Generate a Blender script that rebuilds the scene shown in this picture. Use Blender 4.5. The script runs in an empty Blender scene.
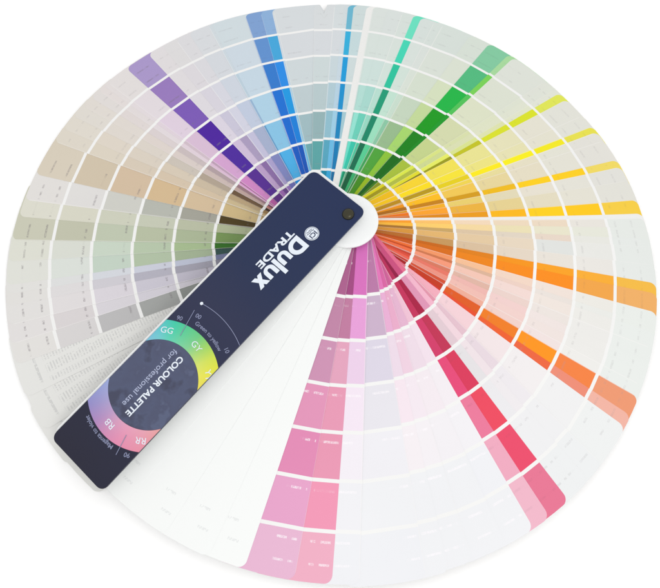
# An open paint-colour fan deck spread into a full circle on a white table.
import bpy, bmesh, math, random
from mathutils import Vector, Matrix

random.seed(7)
S = 0.24                      # metres per unit: one unit is the reach of a strip from the rivet
CAM_LOC = (0.00677, -0.97060, 1.86091)
CAM_ROT = (0.39807, -0.01961, 0.02536)
FOCAL = 649.249
H = 0.16425
PITCH = 0.12769
LEAN = (0.06862, -0.01224)

sc = bpy.context.scene
col = sc.collection
world = bpy.data.worlds.new("World")
sc.world = world
world.use_nodes = True

STRIPS = [
    (-106.64, 0.0418, 'W', []),
    (-98.75, 0.0385, 'w', [(170, 95, 140), (190, 132, 165), (203, 145, 178), (224, 148, 184), (224, 138, 180), (228, 162, 200), (229, 181, 209)]),
    (-93.04, 0.038, 'w', [(160, 72, 128), (190, 122, 158), (225, 162, 188), (229, 152, 180), (230, 150, 178), (238, 150, 180), (236, 172, 194)]),
    (-90.72, 0.07, 'w', [(214, 112, 188), (228, 158, 214), (233, 206, 231), (241, 228, 241), (240, 235, 242), (236, 236, 240), (235, 236, 240)]),
    (-80.57, 0.07, 'w', [(184, 120, 166), (201, 176, 201), (218, 212, 227), (229, 227, 234), (236, 235, 240), (236, 237, 240), (235, 236, 240)]),
    (-76.99, 0.07, 'w', [(225, 118, 184), (230, 173, 210), (234, 216, 230), (242, 227, 236), (241, 235, 239), (236, 237, 240), (236, 237, 240)]),
    (-73.14, 0.07, 'w', [(214, 100, 162), (230, 170, 200), (236, 207, 223), (240, 229, 237), (240, 236, 240), (236, 237, 240), (236, 237, 240)]),
    (-66.51, 0.0568, 'w', [(200, 95, 150), (226, 179, 206), (235, 217, 229), (240, 231, 237), (239, 236, 240), (236, 237, 240), (236, 237, 240)]),
    (-60.65, 0.0436, 'w', [(218, 105, 158), (236, 192, 211), (239, 222, 233), (240, 234, 239), (239, 237, 241), (236, 237, 241), (236, 237, 240)]),
    (-57.5, 0.045, 'n', [(182, 42, 88), (194, 48, 90), (208, 58, 104), (228, 72, 120), (232, 120, 154), (236, 168, 190), (237, 181, 199)]),
    (-53.1, 0.04, 'n', [(145, 22, 68), (168, 28, 68), (192, 50, 84), (216, 56, 90), (234, 72, 94), (232, 74, 106), (228, 116, 146)]),
    (-51, 0.05, 'g', [(200, 78, 125), (220, 148, 180), (223, 201, 209), (226, 223, 226), (232, 231, 234), (235, 235, 237), (234, 236, 237)]),
    (-49.17, 0.0561, 'g', [(226, 108, 142), (240, 181, 202), (238, 212, 220), (236, 223, 228), (235, 231, 234), (235, 235, 237), (234, 236, 237)]),
    (-44.81, 0.0423, 'g', [(200, 66, 100), (224, 148, 170), (226, 192, 204), (229, 214, 222), (234, 230, 234), (235, 235, 237), (234, 236, 237)]),
    (-35.5, 0.015, 'g', [(226, 108, 132), (240, 172, 188), (241, 208, 214), (239, 226, 228), (238, 234, 235), (236, 236, 237), (235, 237, 237)]),
    (-32.6, 0.004, 'g', [(183, 37, 38), (209, 52, 38), (230, 77, 42), (236, 95, 44), (234, 100, 60), (234, 139, 116), (238, 178, 162)]),
    (-28.9, 0.002, 'g', [(166, 27, 28), (195, 56, 26), (222, 91, 30), (237, 124, 30), (249, 147, 18), (242, 129, 64), (235, 151, 112)]),
    (-26.6, 0.002, 'g', [(200, 48, 30), (210, 79, 46), (236, 172, 152), (237, 206, 200), (237, 223, 221), (235, 234, 231), (231, 235, 232)]),
    (-24.2, 0.002, 'g', [(234, 98, 78), (234, 145, 128), (238, 188, 178), (238, 207, 202), (236, 224, 220), (234, 233, 230), (231, 235, 232)]),
    (-21.83, 0.0006, 'g', [(220, 77, 58), (230, 118, 100), (236, 182, 175), (238, 206, 203), (236, 225, 222), (234, 233, 230), (231, 235, 232)]),
    (-19.35, 0.0012, 'g', [(198, 68, 46), (214, 120, 94), (222, 180, 164), (232, 208, 201), (233, 225, 220), (234, 233, 230), (231, 235, 232)]),
    (-16.56, 0.0018, 'g', [(242, 112, 68), (243, 152, 120), (241, 196, 180), (239, 215, 209), (236, 226, 219), (234, 233, 229), (231, 235, 232)]),
    (-15.22, 0.0024, 'g', [(196, 72, 26), (204, 118, 78), (218, 178, 152), (234, 206, 194), (231, 223, 217), (232, 233, 229), (231, 235, 231)]),
    (-12.69, 0.003, 'g', [(238, 110, 46), (241, 150, 100), (243, 190, 150), (239, 212, 195), (237, 223, 214), (234, 232, 226), (231, 235, 231)]),
    (-8.84, 0, 'n', [(200, 88, 18), (215, 108, 14), (236, 132, 14), (246, 138, 14), (248, 140, 16), (240, 164, 70), (238, 174, 100)]),
    (-6.78, 0, 'n', [(186, 78, 8), (200, 102, 10), (224, 128, 14), (244, 148, 12), (247, 160, 24), (247, 172, 46), (243, 186, 66)]),
    (-3.37, 0.0044, 'g', [(184, 108, 38), (196, 150, 90), (216, 190, 158), (226, 212, 195), (229, 223, 214), (231, 228, 223), (228, 232, 229)]),
    (0.06, 0.0088, 'g', [(216, 150, 58), (226, 180, 110), (226, 200, 162), (229, 213, 191), (222, 224, 221), (230, 230, 226), (228, 232, 229)]),
    (1.5, 0.0131, 'g', [(168, 116, 46), (200, 164, 100), (219, 196, 165), (223, 211, 194), (229, 213, 198), (229, 229, 223), (228, 232, 229)]),
    (3.6, 0.0175, 'g', [(252, 189, 64), (251, 206, 108), (243, 216, 161), (233, 222, 181), (230, 226, 202), (228, 229, 217), (228, 232, 228)]),
    (5.35, 0.022, 'g', [(252, 158, 30), (252, 195, 106), (242, 216, 186), (236, 216, 189), (234, 216, 194), (230, 226, 219), (228, 232, 228)]),
    (6.02, 0.0263, 'X', []),
    (9.27, 0.0213, 'n', [(208, 106, 3), (223, 137, 0), (234, 155, 0), (250, 184, 0), (252, 207, 0), (252, 201, 2), (245, 205, 63)]),
    (13.83, 0.0168, 'g', [(237, 117, 1), (251, 163, 39), (235, 178, 59), (228, 208, 145), (226, 218, 192), (227, 224, 211), (225, 224, 216)]),
    (17.31, 0.0123, 'g', [(222, 149, 10), (244, 175, 30), (233, 206, 108), (225, 216, 183), (229, 223, 208), (227, 225, 215), (225, 224, 218)]),
    (18.6, 0.019, 'n', [(175, 107, 2), (198, 129, 0), (212, 155, 0), (239, 187, 2), (252, 207, 0), (252, 207, 0), (240, 217, 96)]),
    (23.84, 0.0131, 'g', [(238, 149, 1), (252, 190, 19), (241, 200, 82), (230, 213, 156), (228, 220, 196), (227, 225, 213), (226, 224, 217)]),
    (26.49, 0.0072, 'g', [(206, 161, 0), (242, 207, 16), (240, 212, 76), (231, 219, 155), (229, 222, 196), (227, 226, 213), (226, 224, 217)]),
    (27.3, 0.019, 'n', [(190, 140, 0), (185, 151, 0), (231, 208, 0), (252, 234, 0), (250, 239, 0), (244, 233, 11), (231, 224, 73)]),
    (30.06, 0.0252, 'g', [(247, 199, 3), (252, 222, 16), (247, 228, 50), (236, 227, 129), (230, 225, 179), (228, 225, 208), (225, 225, 216)]),
    (34.5, 0.0311, 'g', [(241, 191, 6), (247, 213, 40), (241, 225, 84), (232, 226, 145), (229, 225, 186), (228, 225, 210), (225, 225, 216)]),
    (37, 0.022, 'n', [(110, 99, 0), (130, 123, 0), (154, 154, 0), (194, 194, 17), (217, 224, 31), (218, 226, 24), (223, 229, 82)]),
    (37.79, 0.0298, 'g', [(210, 198, 7), (225, 220, 40), (229, 236, 97), (216, 226, 144), (221, 226, 175), (224, 228, 203), (224, 227, 214)]),
    (38.87, 0.0379, 'g', [(161, 149, 13), (177, 188, 67), (206, 217, 146), (217, 222, 179), (222, 226, 198), (223, 227, 209), (222, 226, 215)]),
    (39.53, 0.046, 'g', [(219, 210, 16), (219, 231, 71), (216, 227, 131), (215, 222, 171), (221, 226, 197), (221, 226, 209), (222, 225, 215)]),
    (49.3, 0.022, 'g', [(138, 149, 12), (166, 191, 55), (196, 211, 140), (211, 217, 173), (220, 225, 198), (220, 225, 210), (221, 225, 216)]),
    (50.3, 0.026, 'n', [(57, 120, 4), (15, 110, 13), (15, 136, 21), (14, 153, 33), (77, 194, 85), (118, 209, 82), (166, 217, 157)]),
    (55.3, 0.022, 'n', [(17, 93, 17), (5, 106, 5), (0, 129, 5), (0, 153, 14), (13, 181, 66), (77, 186, 125), (129, 201, 160)]),
    (59.8, 0.02, 'g', [(150, 183, 22), (139, 194, 53), (165, 213, 106), (194, 216, 153), (213, 224, 191), (218, 225, 210), (215, 224, 214)]),
    (66.03, 0.0216, 'g', [(66, 140, 24), (76, 162, 55), (150, 186, 140), (196, 213, 190), (213, 223, 207), (217, 224, 215), (214, 223, 217)]),
    (67.93, 0.022, 'g', [(35, 132, 56), (55, 162, 86), (137, 198, 164), (199, 221, 205), (216, 225, 215), (217, 224, 219), (214, 223, 218)]),
    (70.84, 0.0223, 'g', [(54, 172, 107), (84, 204, 147), (154, 223, 190), (193, 226, 209), (210, 226, 217), (216, 225, 220), (214, 223, 219)]),
    (71.8, 0.0356, 'n', [(0, 93, 58), (0, 110, 78), (0, 134, 101), (11, 154, 116), (31, 195, 157), (61, 214, 181), (104, 224, 192)]),
    (74.66, 0.0295, 'g', [(54, 172, 117), (74, 198, 158), (149, 216, 195), (182, 222, 208), (210, 226, 219), (215, 225, 219), (215, 224, 219)]),
    (78.25, 0.0235, 'g', [(0, 150, 108), (51, 198, 171), (105, 207, 185), (167, 216, 206), (205, 224, 219), (215, 225, 220), (217, 224, 221)]),
    (81.3, 0.014, 'g', [(84, 212, 180), (104, 222, 201), (148, 226, 210), (178, 221, 212), (205, 224, 219), (215, 225, 220), (218, 225, 221)]),
    (82.09, 0.0114, 'g', [(14, 130, 109), (64, 182, 161), (118, 196, 180), (178, 214, 207), (208, 223, 218), (215, 225, 220), (218, 225, 221)]),
    (82.23, 0.0321, 'X', []),
    (86.08, 0.0138, 'g', [(0, 99, 131), (85, 161, 192), (163, 201, 211), (194, 215, 218), (205, 218, 219), (196, 217, 220), (206, 219, 219)]),
    (86.62, 0.0261, 'n', [(0, 109, 162), (0, 124, 182), (0, 132, 190), (1, 144, 207), (11, 154, 217), (41, 174, 220), (103, 181, 208)]),
    (86.62, 0.0408, 'g', [(54, 166, 216), (105, 186, 228), (157, 205, 229), (181, 209, 226), (199, 215, 225), (209, 219, 225), (210, 219, 222)]),
    (87.9, 0.0554, 'g', [(14, 137, 168), (85, 166, 192), (143, 190, 206), (177, 203, 213), (200, 214, 219), (213, 218, 222), (213, 220, 222)]),
    (91.36, 0.07, 'g', [(0, 127, 124), (90, 165, 166), (148, 179, 182), (184, 202, 205), (205, 216, 217), (214, 218, 222), (216, 220, 222)]),
    (103.03, 0.021, 'g', [(4, 118, 132), (107, 170, 176), (160, 188, 194), (191, 205, 209), (207, 216, 219), (214, 218, 222), (214, 219, 222)]),
    (102.9, 0.029, 'g', [(54, 161, 224), (105, 186, 228), (147, 200, 226), (172, 207, 226), (191, 211, 225), (206, 215, 224), (211, 218, 222)]),
    (105.2, 0.032, 'n', [(0, 89, 173), (0, 85, 186), (0, 127, 218), (11, 152, 227), (32, 139, 231), (62, 166, 220), (139, 176, 218)]),
    (108.6, 0.033, 'n', [(0, 69, 165), (0, 89, 192), (0, 105, 208), (12, 111, 212), (45, 121, 205), (94, 144, 207), (125, 160, 210)]),
    (116.42, 0.0248, 'g', [(13, 141, 221), (74, 176, 232), (136, 196, 230), (174, 209, 230), (197, 215, 228), (205, 217, 227), (208, 219, 224)]),
    (117.2, 0.0256, 'g', [(0, 95, 175), (34, 131, 199), (96, 151, 198), (149, 180, 211), (188, 207, 220), (205, 216, 224), (209, 218, 223)]),
    (116.84, 0.0264, 'g', [(34, 141, 204), (106, 171, 218), (149, 185, 215), (180, 202, 221), (200, 214, 223), (209, 217, 223), (212, 218, 223)]),
    (121.5, 0.0272, 'g', [(108, 110, 182), (128, 135, 191), (166, 177, 206), (193, 203, 223), (206, 213, 224), (213, 217, 223), (216, 219, 223)]),
    (124.66, 0.028, 'g', [(150, 114, 187), (171, 161, 206), (196, 193, 219), (211, 211, 226), (215, 215, 225), (219, 218, 223), (220, 219, 222)]),
    (127.76, 0.0288, 'g', [(109, 67, 142), (138, 108, 165), (171, 156, 191), (202, 198, 217), (216, 212, 222), (221, 217, 222), (222, 220, 221)]),
    (131.14, 0.0295, 'g', [(161, 107, 181), (187, 159, 201), (207, 190, 217), (219, 212, 225), (222, 218, 224), (224, 220, 223), (224, 220, 222)]),
    (136.29, 0.037, 'd', [(95, 43, 133), (85, 41, 146), (75, 35, 157), (73, 23, 157), (122, 87, 182), (151, 121, 189), (169, 150, 202)]),
    (141.5, 0.0338, 'g', [(189, 97, 167), (209, 135, 197), (212, 163, 208), (216, 189, 213), (223, 207, 223), (226, 218, 223), (226, 221, 220)]),
    (142.72, 0.0307, 'g', [(152, 76, 129), (172, 103, 157), (189, 158, 182), (208, 189, 200), (223, 210, 219), (226, 218, 221), (226, 220, 219)]),
    (144.41, 0.0275, 'g', [(230, 145, 206), (220, 163, 209), (218, 187, 211), (223, 207, 217), (225, 216, 220), (225, 218, 218), (226, 219, 217)]),
    (146.72, 0.0244, 'g', [(121, 71, 93), (152, 119, 128), (177, 158, 162), (201, 188, 189), (218, 208, 209), (223, 215, 213), (224, 219, 216)]),
    (149.39, 0.0212, 'g', [(188, 120, 110), (189, 163, 157), (203, 185, 180), (216, 204, 199), (221, 211, 205), (223, 216, 209), (224, 218, 211)]),
    (152.49, 0.0181, 'g', [(68, 42, 24), (108, 84, 60), (177, 162, 145), (203, 194, 183), (219, 211, 201), (222, 215, 207), (223, 218, 210)]),
    (156.02, 0.015, 'g', [(154, 124, 79), (184, 161, 125), (202, 186, 162), (214, 201, 182), (218, 208, 194), (221, 212, 199), (223, 217, 206)]),
    (159.41, 0.0118, 'g', [(197, 169, 121), (203, 184, 144), (211, 192, 165), (213, 196, 173), (215, 202, 184), (219, 210, 194), (221, 214, 201)]),
    (167.37, 0.0087, 'd', [(190, 161, 103), (207, 184, 135), (212, 189, 156), (212, 185, 146), (211, 189, 162), (208, 194, 171), (215, 205, 187)]),
    (173.51, 0.0015, 'd', [(80, 75, 38), (76, 60, 19), (164, 163, 152), (182, 184, 175), (206, 206, 199), (223, 221, 219), (225, 222, 219)]),
    (176.43, 0.0135, 'd', [(136, 147, 98), (176, 184, 149), (186, 191, 166), (197, 201, 182), (205, 207, 189), (215, 214, 198), (220, 219, 206)]),
    (180.58, 0.0256, 'd', [(88, 121, 48), (120, 150, 87), (172, 184, 152), (183, 191, 164), (191, 199, 177), (193, 194, 173), (201, 201, 182)]),
    (185.61, 0.0144, 'd', [(69, 121, 38), (49, 111, 28), (167, 189, 145), (183, 199, 172), (201, 214, 198), (217, 220, 211), (221, 222, 211)]),
    (190.89, 0.0032, 'd', [(50, 80, 80), (50, 82, 78), (164, 180, 150), (178, 194, 167), (196, 211, 197), (219, 224, 218), (223, 224, 217)]),
    (192.08, 0.0131, 'd', [(115, 123, 159), (117, 124, 159), (189, 194, 212), (204, 207, 220), (213, 216, 223), (221, 222, 222), (225, 224, 221)]),
    (193.74, 0.0229, 'd', [(127, 127, 143), (139, 138, 154), (164, 162, 176), (181, 179, 192), (208, 205, 212), (222, 219, 220), (225, 223, 220)]),
    (197.24, 0.0276, 'd', [(156, 153, 171), (164, 163, 179), (192, 188, 202), (204, 200, 212), (219, 214, 221), (224, 220, 221), (225, 223, 221)]),
    (202.06, 0.007, 'd', [(164, 163, 179), (187, 184, 197), (208, 204, 213), (212, 208, 217), (217, 213, 219), (217, 212, 213), (225, 222, 221)]),
    (204.69, 0.0304, 'd', [(102, 106, 101), (115, 119, 115), (143, 147, 143), (164, 166, 164), (189, 188, 189), (216, 213, 213), (226, 224, 221)]),
]



# ------------------------------------------------------------------ helpers
def lin(v):
    v = v / 255.0
    return v / 12.92 if v < 0.04045 else ((v + 0.055) / 1.055) ** 2.4


EXPO = 1.13                   # how brightly a pure white lies in this light


def rgb(r, g, b):
    c = [min(0.9, max(0.002, lin(x) / EXPO)) for x in (r, g, b)]
    return (c[0], c[1], c[2], 1.0)


class N:
    """tiny node-building helper"""
    def __init__(self, mat):
        self.t = mat.node_tree
        self.n = self.t.nodes
        self.l = self.t.links

    def new(self, kind, **kw):
        x = self.n.new(kind)
        for k, v in kw.items():
            setattr(x, k, v)
        return x

    def put(self, sock, v):
        if isinstance(v, bpy.types.NodeSocket):
            self.l.new(v, sock)
        else:
            sock.default_value = v

    def math(self, op, a, b=0.0, c=None):
        x = self.new('ShaderNodeMath', operation=op)
        self.put(x.inputs[0], a)
        self.put(x.inputs[1], b)
        if c is not None:
            self.put(x.inputs[2], c)
        return x.outputs[0]

    def band(self, v, lo, hi):
        return self.math('MULTIPLY', self.math('GREATER_THAN', v, lo), self.math('LESS_THAN', v, hi))

    def mix(self, f, a, b):
        x = self.new('ShaderNodeMix', data_type='RGBA')
        self.put(x.inputs['Factor'], f)
        self.put(x.inputs[6], a)
        self.put(x.inputs[7], b)
        return x.outputs[2]


def base_mat(name, rough=0.4, spec=0.5):
    m = bpy.data.materials.new(name)
    m.use_nodes = True
    g = N(m)
    p = m.node_tree.nodes['Principled BSDF']
    p.inputs['Roughness'].default_value = rough
    p.inputs['Specular IOR Level'].default_value = spec
    return m, g, p


def grain(g, p, scale, amt, dist=0.00002):
    tc = g.new('ShaderNodeTexCoord')
    no = g.new('ShaderNodeTexNoise')
    no.inputs['Scale'].default_value = scale
    no.inputs['Detail'].default_value = 4
    g.l.new(tc.outputs['Object'], no.inputs['Vector'])
    b = g.new('ShaderNodeBump')
    b.inputs['Strength'].default_value = amt
    b.inputs['Distance'].default_value = dist
    g.l.new(no.outputs['Fac'], b.inputs['Height'])
    g.l.new(b.outputs['Normal'], p.inputs['Normal'])
    return no.outputs['Fac']


def plain(name, c, rough=0.4, spec=0.4, metal=0.0, scale=300, amt=0.15):
    m, g, p = base_mat(name, rough, spec)
    f = grain(g, p, scale, amt)
    dark = tuple(x * 0.965 for x in c[:3]) + (1,)
    g.l.new(g.mix(f, dark, c), p.inputs['Base Color'])
    p.inputs['Metallic'].default_value = metal
    return m


# printed colour strip: chip colours come with the mesh, the tiny colour codes are drawn here
def strip_material():
    m, g, p = base_mat('printed_card', 0.42, 0.2)
    ca = g.new('ShaderNodeVertexColor', layer_name='chip')
    ink = g.new('ShaderNodeVertexColor', layer_name='ink')
    uv = g.new('ShaderNodeUVMap', uv_map='sheet')
    sp = g.new('ShaderNodeSeparateXYZ')
    g.l.new(uv.outputs[0], sp.inputs[0])
    x, y = sp.outputs[0], sp.outputs[1]         # x: distance in from the free edge, y: distance from the rivet
    q = g.math('SUBTRACT', y, 1.0 - 6 * PITCH)
    k = g.math('FLOOR', g.math('DIVIDE', q, PITCH))
    s = g.math('SUBTRACT', q, g.math('MULTIPLY', k, PITCH))
    rim = g.band(y, 0.9525, 0.9585)
    row = g.math('MAXIMUM', g.band(s, 0.0240, 0.0305), rim)
    row = g.math('MULTIPLY', row, g.band(x, 0.009, 0.066))
    # one random number per strip shifts the letters
    cid = g.new('ShaderNodeVertexColor', layer_name='serial')
    se = g.new('ShaderNodeSeparateColor')
    g.l.new(cid.outputs[0], se.inputs[0])
    rnd = se.outputs[0]
    wn = g.new('ShaderNodeTexWhiteNoise', noise_dimensions='3D')
    cm = g.new('ShaderNodeCombineXYZ')
    g.put(cm.inputs[0], g.math('FLOOR', g.math('DIVIDE', x, 0.0024)))
    g.put(cm.inputs[1], g.math('FLOOR', g.math('DIVIDE', y, 0.0033)))
    g.put(cm.inputs[2], g.math('MULTIPLY', rnd, 97.0))
    g.l.new(cm.outputs[0], wn.inputs['Vector'])
    ww = g.new('ShaderNodeTexWhiteNoise', noise_dimensions='3D')
    cw = g.new('ShaderNodeCombineXYZ')
    g.put(cw.inputs[0], g.math('FLOOR', g.math('DIVIDE', g.math('ADD', x, g.math('MULTIPLY', rnd, 0.02)), 0.0135)))
    g.put(cw.inputs[1], k)
    g.put(cw.inputs[2], g.math('MULTIPLY', rnd, 31.0))
    g.l.new(cw.outputs[0], ww.inputs['Vector'])
    letters = g.math('MULTIPLY_ADD', g.math('GREATER_THAN', wn.outputs['Value'], 0.4), 0.6, 0.3)
    words = g.math('GREATER_THAN', ww.outputs['Value'], 0.5)
    mask = g.math('MULTIPLY', g.math('MULTIPLY', row, letters), words)
    mask = g.math('MULTIPLY', mask, ink.outputs['Alpha'])
    f = grain(g, p, 260, 0.10)
    tone = g.new('ShaderNodeTexNoise')
    tone.inputs['Scale'].default_value = 9
    tone.inputs['Detail'].default_value = 3
    tc = g.new('ShaderNodeTexCoord')
    g.l.new(tc.outputs['Object'], tone.inputs['Vector'])
    v = g.math('MULTIPLY_ADD', tone.outputs['Fac'], 0.07, 0.965)
    hs = g.new('ShaderNodeHueSaturation')
    g.l.new(ca.outputs[0], hs.inputs['Color'])
    g.l.new(v, hs.inputs['Value'])
    printed = g.mix(mask, hs.outputs[0], ink.outputs[0])
    # bare paper shows as a hairline along the cut edge of some cards
    edge = g.math('MULTIPLY', g.math('LESS_THAN', x, g.math('MULTIPLY_ADD', rnd, 0.0026, 0.0006)),
                  g.math('GREATER_THAN', g.math('FRACT', g.math('MULTIPLY', rnd, 7.3)), 0.45))
    g.l.new(g.mix(g.math('MULTIPLY', edge, 0.36), printed, rgb(246, 244, 242)), p.inputs['Base Color'])
    r = g.math('MULTIPLY_ADD', f, 0.12, 0.36)
    g.l.new(r, p.inputs['Roughness'])
    return m


# index sheet: tightly set columns of small grey print
def index_material():
    m, g, p = base_mat('index_print', 0.5, 0.25)
    uv = g.new('ShaderNodeUVMap', uv_map='sheet')
    sp = g.new('ShaderNodeSeparateXYZ')
    g.l.new(uv.outputs[0], sp.inputs[0])
    x, y = sp.outputs[0], sp.outputs[1]
    line = g.math('LESS_THAN', g.math('FRACT', g.math('DIVIDE', y, 0.0088)), 0.45)
    wn = g.new('ShaderNodeTexWhiteNoise', noise_dimensions='2D')
    cm = g.new('ShaderNodeCombineXYZ')
    g.put(cm.inputs[0], g.math('FLOOR', g.math('DIVIDE', x, 0.0019)))
    g.put(cm.inputs[1], g.math('FLOOR', g.math('DIVIDE', y, 0.0088)))
    g.l.new(cm.outputs[0], wn.inputs['Vector'])
    cols = g.math('LESS_THAN', g.math('FRACT', g.math('DIVIDE', x, 0.041)), 0.72)
    area = g.math('MULTIPLY', g.band(y, 0.2, 0.925), g.band(x, 0.012, 0.17))
    mask = g.math('MULTIPLY', g.math('MULTIPLY', line, g.math('GREATER_THAN', wn.outputs[0], 0.3)),
                  g.math('MULTIPLY', cols, area))
    head = g.math('MULTIPLY', g.band(y, 0.945, 0.953), g.band(x, 0.02, 0.12))
    head = g.math('MULTIPLY', head, g.math('GREATER_THAN', wn.outputs[0], 0.25))
    mask = g.math('MULTIPLY', g.math('MAXIMUM', mask, head), 0.36)
    grain(g, p, 260, 0.10)
    g.l.new(g.mix(mask, rgb(228, 228, 225), rgb(170, 171, 172)), p.inputs['Base Color'])
    return m


# blank sheet with only a few pale marks near its outer end
def blank_material():
    m, g, p = base_mat('blank_sheet_card', 0.5, 0.2)
    uv = g.new('ShaderNodeUVMap', uv_map='sheet')
    sp = g.new('ShaderNodeSeparateXYZ')
    g.l.new(uv.outputs[0], sp.inputs[0])
    x, y = sp.outputs[0], sp.outputs[1]
    wn = g.new('ShaderNodeTexWhiteNoise', noise_dimensions='2D')
    cid = g.new('ShaderNodeVertexColor', layer_name='serial')
    se = g.new('ShaderNodeSeparateColor')
    g.l.new(cid.outputs[0], se.inputs[0])
    x = g.math('SUBTRACT', x, g.math('MULTIPLY', se.outputs[0], 0.05))
    y = g.math('ADD', y, g.math('MULTIPLY', se.outputs[0], 0.03))
    cm = g.new('ShaderNodeCombineXYZ')
    g.put(cm.inputs[0], g.math('FLOOR', g.math('DIVIDE', x, 0.0025)))
    g.put(cm.inputs[1], g.math('FLOOR', g.math('DIVIDE', y, 0.0035)))
    g.l.new(cm.outputs[0], wn.inputs['Vector'])
    rows = g.math('MAXIMUM', g.math('MULTIPLY', g.band(y, 0.903, 0.910), g.band(x, 0.03, 0.06)),
                  g.math('MULTIPLY', g.band(y, 0.952, 0.959), g.band(x, 0.012, 0.045)))
    mask = g.math('MULTIPLY', rows, g.math('GREATER_THAN', wn.outputs[0], 0.4))
    grain(g, p, 200, 0.12)
    g.l.new(g.mix(g.math('MULTIPLY', mask, 0.2), rgb(244, 246, 245), rgb(170, 174, 178)), p.inputs['Base Color'])
    return m


M_card = strip_material()
M_index = index_material()
M_white = plain('white_card', rgb(247, 249, 249), 0.5, 0.2)
M_blank = blank_material()
M_divider = plain('white_divider_card', rgb(238, 238, 236), 0.4, 0.2)
M_print = plain('white_print', rgb(232, 240, 250), 0.4, 0.3)
M_dim = plain('dim_print', rgb(178, 186, 214), 0.4, 0.3)
M_soft = plain('pale_print', rgb(138, 144, 176), 0.4, 0.3)
M_rivet = plain('dark_brass', (0.05, 0.047, 0.03, 1), 0.3, 0.5, 0.8)

# ------------------------------------------------------------------ the fan's own relief
FLOOR = 0.12


def fall(r):
    s = min(1.0, max(0.0, math.sqrt(r * r + 0.01) - 0.1))
    return FLOOR + (1 - FLOOR) * (1 - s) ** 1.3


def wob(x, y):
    r = math.hypot(x, y)
    a = math.atan2(y, x)
    return r * r * 0.0042 * (1 + math.sin(5 * a + 1.0) * 0.6 + math.sin(11 * a + 2.3 + 2 * r) * 0.4)


def stack(az):
    return max(0.0, 1 - (az + 125) / 355.0)


def link(name, bm, mats, parent, smooth=False):
    me = bpy.data.meshes.new(name)
    bm.to_mesh(me)
    bm.free()
    for m in mats:
        me.materials.append(m)
    if smooth:
        for f in me.polygons:
            f.use_smooth = True
    o = bpy.data.objects.new(name, me)
    col.objects.link(o)
    o.parent = parent
    return o


def corner(u, u0, u1, v0, v1, r):
    """the two side limits of a rounded rectangle at station u"""
    d = min(u - u0, u1 - u)
    inset = r - math.sqrt(max(0.0, r * r - (r - d) ** 2)) if d < r else 0.0
    return v0 + inset, v1 - inset


NICK = 93.3
WIDTH, NEAR, REACH, RAD = 0.212, 0.042, 1.002, 0.021


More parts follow.
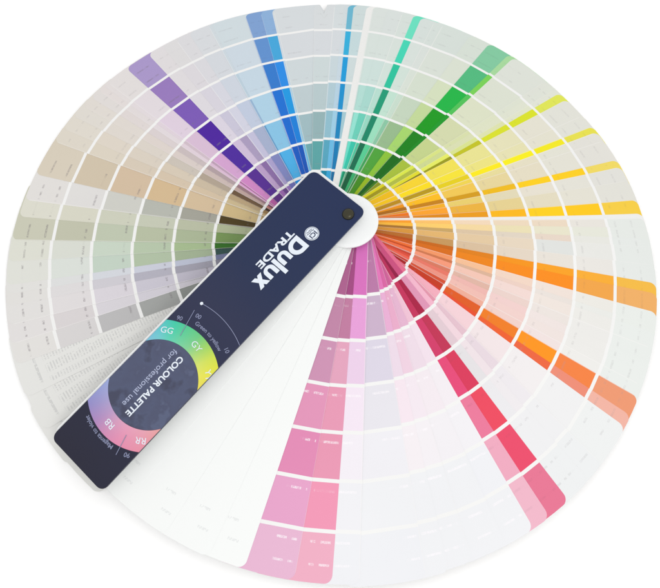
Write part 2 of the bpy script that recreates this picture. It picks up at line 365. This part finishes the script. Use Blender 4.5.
def sheet(name, az, edge, h, hnext, parent, mat, chips=None, ink=None, near=NEAR, reach=REACH,
          width=WIDTH, inc=0.0, rad=RAD):
    """one card of the fan: a thin rounded strip lying on the cards below it"""
    a = math.radians(az)
    d = Vector((math.cos(a), math.sin(a)))
    n = Vector((-d.y, d.x))
    us = set()
    u0, u1 = -near, reach
    for i in range(7):
        t = rad * (1 - math.cos(i / 6 * math.pi / 2))
        us.add(round(u0 + t, 5))
        us.add(round(u1 - t, 5))
    u = u0 + rad
    while u < u1 - rad:
        us.add(round(u, 5))
        u += 0.022 if u < 0.3 else 0.045
    seps = []
    if chips:
        for k in range(1, 7):
            r = 1 - (7 - k) * PITCH + inc
            seps.append(r)
            us.add(round(r - 0.0050, 5))
            us.add(round(r + 0.0050, 5))
    us = sorted(us)
    clean = [us[0]]
    for x in us[1:]:
        if x - clean[-1] > 0.0007:
            clean.append(x)
    us = clean
    bm = bmesh.new()
    uvl = bm.loops.layers.uv.new('sheet')
    lc = bm.loops.layers.float_color.new('chip')
    li = bm.loops.layers.float_color.new('ink')
    ls = bm.loops.layers.float_color.new('serial')
    notched = 84 < az < 112
    K = 48 if notched else 5
    serial = (random.random(), 0, 0, 1)
    white = rgb(241, 241, 240)
    shift = Vector(LEAN)
    top, bot = [], []
    for u in us:
        lo, hi = corner(u, u0, u1, edge - width, edge, rad)
        rt, rb = [], []
        for j in range(K + 1):
            v = lo + (hi - lo) * j / K
            ue = u
            if u > 0.90:
                arc = math.sqrt(reach * reach - v * v) - reach
                ue = u + arc * 0.97 * ((u - 0.90) / (reach - 0.90))
            if notched and u > 0.90:
                # a nick where two stacks of cards part at the rim
                fi = az + math.degrees(math.atan2(v, ue))
                cut = max(0.0, 1 - abs(fi - NICK) / 0.75) * 0.046
                ue -= cut * (u - 0.90) / (reach - 0.90)
            p = d * ue + n * v
            r = p.length
            f = fall(r)
            w = wob(p.x, p.y)
            z = h * f + w
            st = h / H
            q = p + shift * st
            rt.append((bm.verts.new((q.x * S, q.y * S, z * S)), u, edge - v))
            zb = z - (h - hnext) * f * 0.85
            rb.append((bm.verts.new((q.x * S, q.y * S, zb * S)), u, edge - v))
        top.append(rt)
        bot.append(rb)

    def face(vs, c):
        try:
            f = bm.faces.new([t[0] for t in vs])
        except ValueError:
            return
        for lp, t in zip(f.loops, vs):
            lp[uvl].uv = (t[2], t[1])
            lp[lc] = c
            lp[li] = ink or (0, 0, 0, 0)
            lp[ls] = serial
        return f
    for i in range(len(us) - 1):
        um = (us[i] + us[i + 1]) / 2
        c = white
        if chips:
            k = sum(1 for r in seps if r < um)
            if not any(abs(r - um) < 0.0050 for r in seps):
                c = chips[k]
        for j in range(K):
            face([top[i][j], top[i + 1][j], top[i + 1][j + 1], top[i][j + 1]], c)
            face([bot[i][j + 1], bot[i + 1][j + 1], bot[i + 1][j], bot[i][j]], white)
        face([bot[i][0], bot[i + 1][0], top[i + 1][0], top[i][0]], white)
        face([top[i][K], top[i + 1][K], bot[i + 1][K], bot[i][K]], white)
    for j in range(K):
        face([bot[0][j], top[0][j], top[0][j + 1], bot[0][j + 1]], white)
        face([top[-1][j], bot[-1][j], bot[-1][j + 1], top[-1][j + 1]], white)
    bmesh.ops.recalc_face_normals(bm, faces=bm.faces)
    return link(name, bm, [mat], parent)


# ------------------------------------------------------------------ the deck
deck = bpy.data.objects.new('fan_deck', None)
col.objects.link(deck)
deck['label'] = 'open paint colour fan deck with navy cover, its colour strips spread into a full circle'
deck['category'] = 'colour fan'

order = []
for az, e in ((-127.5, .034), (-119.5, .035), (-112.0, .036)):
    order.append((az, e, 'W', []))
order += STRIPS
for az, e in ((211, .03), (217.5, .034), (224.5, .034), (231.5, .036)):
    order.append((az, e, 'T', []))
hs = []
for az, e, k, c in order:
    h = H * stack(az)
    if hs:
        h = min(h, hs[-1] - 0.00075)
    hs.append(max(h, 0.0))
# never let the lowest sheets meet the table
low = min(0.0, hs[-1])
for i in range(len(hs) - 1, -1, -1):
    lim = 0.0008 * (len(hs) - i)
    hs[i] = max(hs[i] + 0.002, lim)

INK = {'w': rgb(250, 246, 250)[:3] + (0.7,), 'd': rgb(120, 112, 118)[:3] + (0.55,),
       'g': rgb(150, 146, 150)[:3] + (0.22,), 'f': rgb(170, 172, 174)[:3] + (0.16,), 'n': rgb(90, 80, 90)[:3] + (0.12,)}
for i, (az, e, kind, cs) in enumerate(order):
    h = hs[i]
    hn = hs[i + 1] if i + 1 < len(hs) else h - 0.002
    hn = max(hn, h - 0.006)
    reach = REACH + (random.uniform(-0.0035, 0.0035) if az < -62 or az > 160 else random.uniform(-0.0012, 0.0012))
    if kind == 'W':
        o = sheet('blank_sheet', az, e, h, hn, deck, M_blank, reach=reach)
    elif kind == 'X':
        o = sheet('divider_sheet', az, e, h, hn, deck, M_divider, reach=reach)
    elif kind == 'T':
        o = sheet('index_sheet', az, e, h, hn, deck, M_index, reach=reach)
    else:
        o = sheet('colour_strip', az, e, h, hn, deck, M_card, [rgb(*t) for t in cs], INK[kind],
                  reach=reach, inc=random.uniform(-0.0022, 0.0022))

# ---------------------------------------------------------------- the cover
CA = math.radians(-130.65)
CD = Vector((math.cos(CA), math.sin(CA)))
CN = Vector((-CD.y, CD.x))
CZ = H + 0.0245


def cov(u, v, z=0.0):
    p = CD * u + CN * v
    return Vector(((p.x + LEAN[0]) * S, (p.y + LEAN[1]) * S, (CZ + z - 0.75 * H * u) * S))


def plate(name, u0, u1, v0, v1, rad, z0, z1, mat, parent, bev=0.0012):
    pts = []
    for cx, cy, a0 in ((u1 - rad, v1 - rad, 0), (u0 + rad, v1 - rad, 90), (u0 + rad, v0 + rad, 180), (u1 - rad, v0 + rad, 270)):
        for i in range(9):
            a = math.radians(a0 + i * 90 / 8)
            pts.append((cx + rad * math.cos(a), cy + rad * math.sin(a)))
    bm = bmesh.new()
    lo = [bm.verts.new(cov(x, y, z0)) for x, y in pts]
    hi = [bm.verts.new(cov(x, y, z1)) for x, y in pts]
    bm.faces.new(hi)
    bm.faces.new(lo[::-1])
    n = len(pts)
    for i in range(n):
        bm.faces.new((lo[i], lo[(i + 1) % n], hi[(i + 1) % n], hi[i]))
    if bev:
        rim = [e for e in bm.edges if len(e.link_faces) == 2 and any(len(f.verts) > 4 for f in e.link_faces)]
        bmesh.ops.bevel(bm, geom=rim, offset=bev * S, segments=2, affect='EDGES')
    bmesh.ops.recalc_face_normals(bm, faces=bm.faces)
    uvl = bm.loops.layers.uv.new('sheet')
    for f in bm.faces:
        for lp in f.loops:
            q = Vector((lp.vert.co.x / S - LEAN[0], lp.vert.co.y / S - LEAN[1]))
            lp[uvl].uv = (q.dot(CN), q.dot(CD))
    return link(name, bm, [mat], parent)


def navy_material():
    m, g, p = base_mat('navy_laminate', 0.3, 0.28)
    uv = g.new('ShaderNodeTexCoord')
    mp = g.new('ShaderNodeTexNoise')
    mp.inputs['Scale'].default_value = 18
    g.l.new(uv.outputs['Object'], mp.inputs['Vector'])
    f = grain(g, p, 500, 0.25)
    uv2 = g.new('ShaderNodeUVMap', uv_map='sheet')
    sp = g.new('ShaderNodeSeparateXYZ')
    g.l.new(uv2.outputs[0], sp.inputs[0])
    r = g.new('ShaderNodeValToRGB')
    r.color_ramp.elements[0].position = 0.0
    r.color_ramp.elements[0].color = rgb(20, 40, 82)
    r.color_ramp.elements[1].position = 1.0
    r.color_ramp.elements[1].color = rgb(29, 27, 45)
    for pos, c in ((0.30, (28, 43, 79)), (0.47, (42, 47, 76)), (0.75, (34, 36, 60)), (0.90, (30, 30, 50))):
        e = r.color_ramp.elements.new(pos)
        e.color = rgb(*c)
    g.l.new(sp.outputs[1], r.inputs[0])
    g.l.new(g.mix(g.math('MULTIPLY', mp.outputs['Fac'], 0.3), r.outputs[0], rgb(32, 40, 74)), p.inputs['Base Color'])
    sm = g.new('ShaderNodeTexNoise')
    sm.inputs['Scale'].default_value = 34
    sm.inputs['Detail'].default_value = 6
    sm.inputs['Distortion'].default_value = 1.2
    g.l.new(uv.outputs['Object'], sm.inputs['Vector'])
    g.l.new(g.math('MULTIPLY_ADD', sm.outputs['Fac'], 0.30, 0.14), p.inputs['Roughness'])
    return m


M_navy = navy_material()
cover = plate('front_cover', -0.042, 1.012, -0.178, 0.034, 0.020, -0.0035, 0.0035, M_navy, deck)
lining = plate('cover_backing', -0.053, 1.004, -0.187, 0.031, 0.025, -0.0095, -0.0037, M_white, deck, 0.0008)

# round white shoulder of the backing around the rivet, lying on the top sheets
bm = bmesh.new()
R0 = 0.092
rings = []
for k, (r, dz) in enumerate([(0.0, .0022)] + [(R0 * j / 7, .0022) for j in range(1, 7)] + [(R0 - .001, .0022), (R0, .0014), (R0, -.004), (0.0, -.004)]):
    row = []
    for i in range(64 if r else 1):
        a = i / 64 * 2 * math.pi
        x, y = r * math.cos(a), r * math.sin(a) - 0.002
        row.append(bm.verts.new(((x + LEAN[0]) * S, (y + LEAN[1]) * S, (H * fall(max(r - 0.012, 0)) + 0.0022 + dz) * S)))
    rings.append(row)
for A, B in zip(rings, rings[1:]):
    for i in range(64):
        j = (i + 1) % 64
        if len(A) == 1:
            bm.faces.new((A[0], B[i], B[j]))
        elif len(B) == 1:
            bm.faces.new((A[i], A[j], B[0]))
        else:
            bm.faces.new((A[i], B[i], B[j], A[j]))
bmesh.ops.recalc_face_normals(bm, faces=bm.faces)
link('hub_disc', bm, [M_white], deck, True)

# rivet: low domed head and shaft through the stack
bm = bmesh.new()
prof = [(0.0, 0.0145), (0.007, 0.0140), (0.0125, 0.0120), (0.0165, 0.0085), (0.0180, 0.0050), (0.0180, 0.0034), (0.0085, 0.0034), (0.0085, -0.12)]
rows = []
for r, z in prof:
    rows.append([bm.verts.new(cov(r * math.cos(i / 32 * 2 * math.pi), r * math.sin(i / 32 * 2 * math.pi), z)) for i in range(32)] if r else [bm.verts.new(cov(0, 0, z))])
for a, b in zip(rows, rows[1:]):
    for i in range(32):
        j = (i + 1) % 32
        if len(a) == 1:
            bm.faces.new((a[0], b[i], b[j]))
        else:
            bm.faces.new((a[i], b[i], b[j], a[j]))
bmesh.ops.recalc_face_normals(bm, faces=bm.faces)
link('rivet', bm, [M_rivet], deck, True)

# ---------------------------------------------------------------- print on the cover
ZP = 0.0038                     # print sits a hair above the laminate
WC = (0.726, -0.072)            # centre of the colour wheel
VLO, VHI = -0.1775, 0.0335


def flat(bm, z=ZP, clip=True):
    """map a flat bmesh drawn in (u, v) onto the cover, trimmed to its edges"""
    if clip:
        for co, no in (((0, VHI, 0), (0, 1, 0)), ((0, VLO, 0), (0, -1, 0))):
            bmesh.ops.bisect_plane(bm, geom=bm.verts[:] + bm.edges[:] + bm.faces[:], plane_co=co, plane_no=no, clear_outer=True)
    for v in bm.verts:
        v.co = cov(v.co.x, v.co.y, z)
    for f in bm.faces:
        f.normal_update()
        if f.normal.z < 0:
            f.normal_flip()


def wheel_material():
    m, g, p = base_mat('wheel_print', 0.32, 0.4)
    c = g.new('ShaderNodeVertexColor', layer_name='hue')
    grain(g, p, 500, 0.2)
    g.l.new(c.outputs[0], p.inputs['Base Color'])
    return m


M_wheel = wheel_material()
# local angle on the cover -> hue (0 deg points to the cover's far end, counter-clockwise)
HUES = [(-180, (110, 215, 135)), (-168, (85, 215, 150)), (-154, (55, 215, 175)), (-140, (85, 205, 215)), (-125, (100, 190, 230)),
        (-100, (120, 175, 230)), (-70, (125, 160, 225)), (-48, (140, 155, 222)), (-30, (155, 145, 210)),
        (-14, (185, 140, 200)), (0, (222, 145, 190)), (14, (242, 145, 185)), (35, (245, 150, 175)), (60, (245, 150, 140)),
        (90, (245, 175, 90)), (120, (248, 220, 50)), (140, (246, 242, 50)), (155, (220, 238, 75)), (168, (165, 225, 100)), (180, (110, 215, 135))]


def hue(a):
    for (a0, c0), (a1, c1) in zip(HUES, HUES[1:]):
        if a0 <= a <= a1:
            t = (a - a0) / (a1 - a0)
            return [c0[i] + (c1[i] - c0[i]) * t for i in range(3)]
    return HUES[0][1]


bm = bmesh.new()
lc = bm.loops.layers.float_color.new('hue')
NA = 240
R_IN, R_OUT = 0.126, 0.184
grid = []
for i in range(NA):
    a = -math.pi + i / NA * 2 * math.pi
    grid.append([bm.verts.new((WC[0] + r * math.cos(a), WC[1] + r * math.sin(a), 0)) for r in (R_IN, (R_IN + R_OUT) / 2, R_OUT)])
for i in range(NA):
    j = (i + 1) % NA
    for k in range(2):
        f = bm.faces.new((grid[i][k], grid[i][k + 1], grid[j][k + 1], grid[j][k]))
        for lp in f.loops:
            a = math.degrees(math.atan2(lp.vert.co.y - WC[1], lp.vert.co.x - WC[0]))
            r = math.hypot(lp.vert.co.y - WC[1], lp.vert.co.x - WC[0])
            c = hue(a)
            t = 0.0 if r > R_OUT - 0.01 else (0.10 if r > R_IN + 0.01 else 0.22)
            c = [(x + (250 - x) * t) * 0.93 for x in c]
            lp[lc] = rgb(*c)
flat(bm)
link('colour_wheel', bm, [M_wheel], cover)


def disc_material():
    m, g, p = base_mat('wheel_centre_print', 0.32, 0.45)
    tc = g.new('ShaderNodeTexCoord')
    no = g.new('ShaderNodeTexNoise')
    no.inputs['Scale'].default_value = 75
    no.inputs['Detail'].default_value = 3
    g.l.new(tc.outputs['Object'], no.inputs['Vector'])
    r = g.new('ShaderNodeValToRGB')
    r.color_ramp.elements[0].position = 0.36
    r.color_ramp.elements[0].color = rgb(56, 60, 86)
    r.color_ramp.elements[1].position = 0.47
    r.color_ramp.elements[1].color = rgb(72, 80, 110)
    e = r.color_ramp.elements.new(0.62)
    e.color = rgb(69, 75, 104)
    e = r.color_ramp.elements.new(0.68)
    e.color = rgb(80, 89, 119)
    g.l.new(no.outputs['Fac'], r.inputs[0])
    g.l.new(r.outputs[0], p.inputs['Base Color'])
    return m


bm = bmesh.new()
vs = [bm.verts.new((WC[0] + (R_IN - .0006) * math.cos(i / 96 * 2 * math.pi), WC[1] + (R_IN - .0006) * math.sin(i / 96 * 2 * math.pi), 0)) for i in range(96)]
bm.faces.new(vs)
flat(bm)
link('wheel_centre', bm, [disc_material()], cover)


def text_bm(body, off=0.0, shear=0.0):
    cu = bpy.data.curves.new('lettering', 'FONT')
    cu.body = body
    cu.size = 1.0
    cu.offset = off
    cu.shear = shear
    cu.resolution_u = 5
    o = bpy.data.objects.new('lettering', cu)
    col.objects.link(o)
    dg = bpy.context.evaluated_depsgraph_get()
    me = bpy.data.meshes.new_from_object(o.evaluated_get(dg))
    bm = bmesh.new()
    bm.from_mesh(me)
    bpy.data.objects.remove(o)
    bpy.data.curves.remove(cu)
    bpy.data.meshes.remove(me)
    return bm


def fit_text(body, u0, u1, v0, vcap, off=0.0, ref='H'):
    """lettering between u0 and u1 with its baseline at v0 and capitals reaching vcap"""
    rb = text_bm(ref, off)
    cap = max(v.co.y for v in rb.verts)
    base = min(v.co.y for v in rb.verts)
    rb.free()
    bm = text_bm(body, off)
    xs = [v.co.x for v in bm.verts]
    x0, x1 = min(xs), max(xs)
    for v in bm.verts:
        v.co.x = u0 + (v.co.x - x0) / (x1 - x0) * (u1 - u0)
        v.co.y = v0 + (v.co.y - base) / (cap - base) * (vcap - v0)
        v.co.z = 0
    return bm


def lettering(name, bm, mat=None, z=ZP + 0.0004, clip=True):
    flat(bm, z, clip)
    return link(name, bm, [mat or M_print], cover)


lettering('cover_lettering', fit_text('COLOUR PALETTE', 0.622, 0.831, -0.073, -0.0550, 0.030))
lettering('cover_lettering', fit_text('for professional use', 0.619, 0.819, -0.0995, -0.083, 0.004), M_dim)
# trade name, heavy rounded letters with the tall l dropping through both ends
def bar(bm, pts):
    bm.faces.new([bm.verts.new((x, y, 0)) for x, y in pts])


def arcpts(cx, cy, rx, ry, a0, a1, n=14):
    return [(cx + rx * math.cos(math.radians(a0 + (a1 - a0) * i / n)), cy + ry * math.sin(math.radians(a0 + (a1 - a0) * i / n))) for i in range(n + 1)]


def strip2(bm, outer, inner):
    o = [bm.verts.new((x, y, 0)) for x, y in outer]
    i = [bm.verts.new((x, y, 0)) for x, y in inner]
    for k in range(len(o) - 1):
        bm.faces.new((o[k], o[k + 1], i[k + 1], i[k]))


B0, XH, CAP, ASC = -0.0715, -0.033, -0.0195, -0.0135
bm = bmesh.new()
# D
u = 0.147
bar(bm, [(u, B0), (u + .0145, B0), (u + .0145, CAP), (u, CAP)])
oc = [(u + .0145, CAP)] + arcpts(u + .022, (B0 + CAP) / 2, .0315, (CAP - B0) / 2, 90, -90) + [(u + .0145, B0)]
ic = [(u + .0145, CAP - .0125)] + arcpts(u + .021, (B0 + CAP) / 2, .0175, (CAP - B0) / 2 - .0125, 90, -90) + [(u + .0145, B0 + .0125)]
strip2(bm, oc, ic)


def letter_u(u, w=0.040):
    c = u + w / 2
    strip2(bm, [(u, XH)] + arcpts(c, B0 + .016, w / 2, .016, 180, 360) + [(u + w, XH)],
           [(u + .0135, XH)] + arcpts(c, B0 + .016, w / 2 - .0135, .0065, 180, 360) + [(u + w - .0135, XH)])


letter_u(0.2035)
bar(bm, [(.2465, B0), (.2600, B0), (.2600, ASC), (.2465, ASC)])
letter_u(0.2630)
# x
x0, x1 = .3050, .3460
for a, b in (((x0, XH), (x1 - .0155, B0)), ((x0, B0), (x1 - .0155, XH))):
    z = 0.0
    bm.faces.new([bm.verts.new((px, py, z)) for px, py in ((a[0], a[1]), (a[0] + .0155, a[1]), (b[0] + .0155, b[1]), (b[0], b[1]))])
xs = [f for f in bm.faces][-1]
for v in xs.verts:
    v.co.z = 1.0
tops = [v for v in xs.verts]
for v in bm.verts:
    v.co.x = 0.147 + (v.co.x - 0.147) * (0.337 - 0.147) / (0.346 - 0.147)
flags = {v: v.co.z for v in bm.verts}
for co, no in (((0, VHI, 0), (0, 1, 0)),):
    pass
for v in bm.verts:
    dz = 0.0003 if flags[v] > 0.5 else 0.0
    v.co = cov(v.co.x, v.co.y, ZP + 0.0004 + dz)
for f in bm.faces:
    f.normal_update()
    if f.normal.z < 0:
        f.normal_flip()
link('cover_lettering', bm, [M_print], cover)
lettering('cover_lettering', fit_text('TRADE', 0.147, 0.291, -0.0995, -0.0765, 0.030))

# round emblem: pale disc with the three letters and wavy rules in navy
LC = (0.114, -0.040)
bm = bmesh.new()
bm.faces.new([bm.verts.new((LC[0] + .0215 * math.cos(i / 48 * 2 * math.pi), LC[1] + .0215 * math.sin(i / 48 * 2 * math.pi), 0)) for i in range(48)])
emb = lettering('emblem', bm, M_print)
bm = bmesh.new()
strip2(bm, arcpts(LC[0], LC[1], .0196, .0196, 0, 360, 40), arcpts(LC[0], LC[1], .0186, .0186, 0, 360, 40))
t = fit_text('ICI', LC[0] - .0115, LC[0] + .0115, LC[1] - .0015, LC[1] + .0125, 0.02)
me = bpy.data.meshes.new('t')
t.to_mesh(me)
t.free()
bm.from_mesh(me)
bpy.data.meshes.remove(me)
for k in range(2):
    y = LC[1] - .0060 - k * .0050
    hw = .0135 - k * .003
    n = 24
    strip2(bm, [(LC[0] - hw + 2 * hw * i / n, y + .0012 * math.sin(i / n * 4 * math.pi) + .0008) for i in range(n + 1)],
           [(LC[0] - hw + 2 * hw * i / n, y + .0012 * math.sin(i / n * 4 * math.pi) - .0008) for i in range(n + 1)])
flat(bm, ZP + 0.0008, False)
link('emblem_mark', bm, [M_navy], cover)


# lettering bent round the wheel, reading clockwise with its feet towards the centre
def arc_text(body, radius, height, amid, off=0.0, squeeze=1.0):
    bm = text_bm(body, off)
    sc_ = height / 0.70
    xs = [v.co.x for v in bm.verts]
    mid = (min(xs) + max(xs)) / 2
    for v in bm.verts:
        a = math.radians(amid) - (v.co.x - mid) * sc_ * squeeze / radius
        r = radius + v.co.y * sc_
        v.co = Vector((WC[0] + r * math.cos(a), WC[1] + r * math.sin(a), 0))
    return bm


lettering('cover_lettering', arc_text('Green to yellow', 0.197, 0.0115, 174, 0.012), M_soft)
lettering('cover_lettering', arc_text('Magenta to violet', 0.190, 0.0115, -5, 0.012), M_soft)
for body, a in (('GY', 174), ('RB', -4), ('RR', 34), ('GG', -148), ('YY', 140), ('BB', -60)):
    lettering('cover_lettering', arc_text(body, 0.146, 0.0175, a, 0.0), M_print)
for body, a, r in (('00', -169, 0.216), ('10', 156, 0.214), ('90', 26, 0.192), ('90', -156, 0.190)):
    lettering('cover_lettering', arc_text(body, r, 0.012, a, 0.01), M_soft)
# thin guide lines: an arc with a dot and two short spokes
bm = bmesh.new()
strip2(bm, arcpts(*WC, .2585, .2585, 146, 194, 40), arcpts(*WC, .2568, .2568, 146, 194, 40))
lettering('guide_arc', bm, M_soft, ZP + 0.0012)
for a, r0, r1 in ((-164, .150, .232), (18, .150, .207)):
    ca, sa = math.cos(math.radians(a)), math.sin(math.radians(a))
    w = 0.0009
    bm = bmesh.new()
    bar(bm, [(WC[0] + r0 * ca - w * sa, WC[1] + r0 * sa + w * ca), (WC[0] + r1 * ca - w * sa, WC[1] + r1 * sa + w * ca),
             (WC[0] + r1 * ca + w * sa, WC[1] + r1 * sa - w * ca), (WC[0] + r0 * ca + w * sa, WC[1] + r0 * sa - w * ca)])
    lettering('guide_line', bm, M_soft, ZP + 0.0012)
bm = bmesh.new()
dc = (WC[0] + .2577 * math.cos(math.radians(194)), WC[1] + .2577 * math.sin(math.radians(194)))
bm.faces.new([bm.verts.new((dc[0] + .0048 * math.cos(i / 20 * 2 * math.pi), dc[1] + .0048 * math.sin(i / 20 * 2 * math.pi), 0)) for i in range(20)])
lettering('guide_dot', bm, M_print, ZP + 0.0016)

# ------------------------------------------------------------------ table
bm = bmesh.new()
bmesh.ops.create_grid(bm, x_segments=8, y_segments=8, size=4.0)
for v in bm.verts:
    v.co.z = -0.0006
me = bpy.data.meshes.new('tabletop')
bm.to_mesh(me)
bm.free()
table = bpy.data.objects.new('tabletop', me)
table['kind'] = 'structure'
m, g, p = base_mat('white_table', 0.8, 0.1)
tc = g.new('ShaderNodeTexCoord')
no = g.new('ShaderNodeTexNoise')
no.inputs['Scale'].default_value = 6
g.l.new(tc.outputs['Object'], no.inputs['Vector'])
g.l.new(g.mix(no.outputs['Fac'], (0.95, 0.95, 0.95, 1), (0.965, 0.965, 0.965, 1)), p.inputs['Base Color'])
me.materials.append(m)
col.objects.link(table)

# ------------------------------------------------------------------ light
bg = world.node_tree.nodes['Background']
bg.inputs[0].default_value = (0.997, 0.994, 0.99, 1)
bg.inputs[1].default_value = 1.03


def area(name, loc, size, power, colr=(1, 1, 1)):
    l = bpy.data.lights.new(name, 'AREA')
    l.shape = 'RECTANGLE'
    l.size, l.size_y = size
    l.energy = power
    l.color = colr
    o = bpy.data.objects.new(name, l)
    o.location = loc
    d = Vector((0, 0, 0)) - Vector(loc)
    o.rotation_euler = d.to_track_quat('-Z', 'Y').to_euler()
    col.objects.link(o)
    return o


area('softbox', (0.35, -0.75, 1.05), (0.5, 0.35), 3.0, (1.0, 0.99, 0.97))

# ------------------------------------------------------------------ camera
cam = bpy.data.cameras.new('camera')
cam.sensor_width = 36
cam.lens = 36 * FOCAL / 660
cam.clip_start = 0.01
cam.clip_end = 50
co = bpy.data.objects.new('camera', cam)
co.location = [c * S for c in CAM_LOC]
co.rotation_euler = CAM_ROT
col.objects.link(co)
sc.camera = co

sc.render.engine = 'CYCLES'
sc.view_settings.view_transform = 'Standard'
sc.view_settings.look = 'None'
sc.view_settings.exposure = 0.0
sc.view_settings.gamma = 1.0
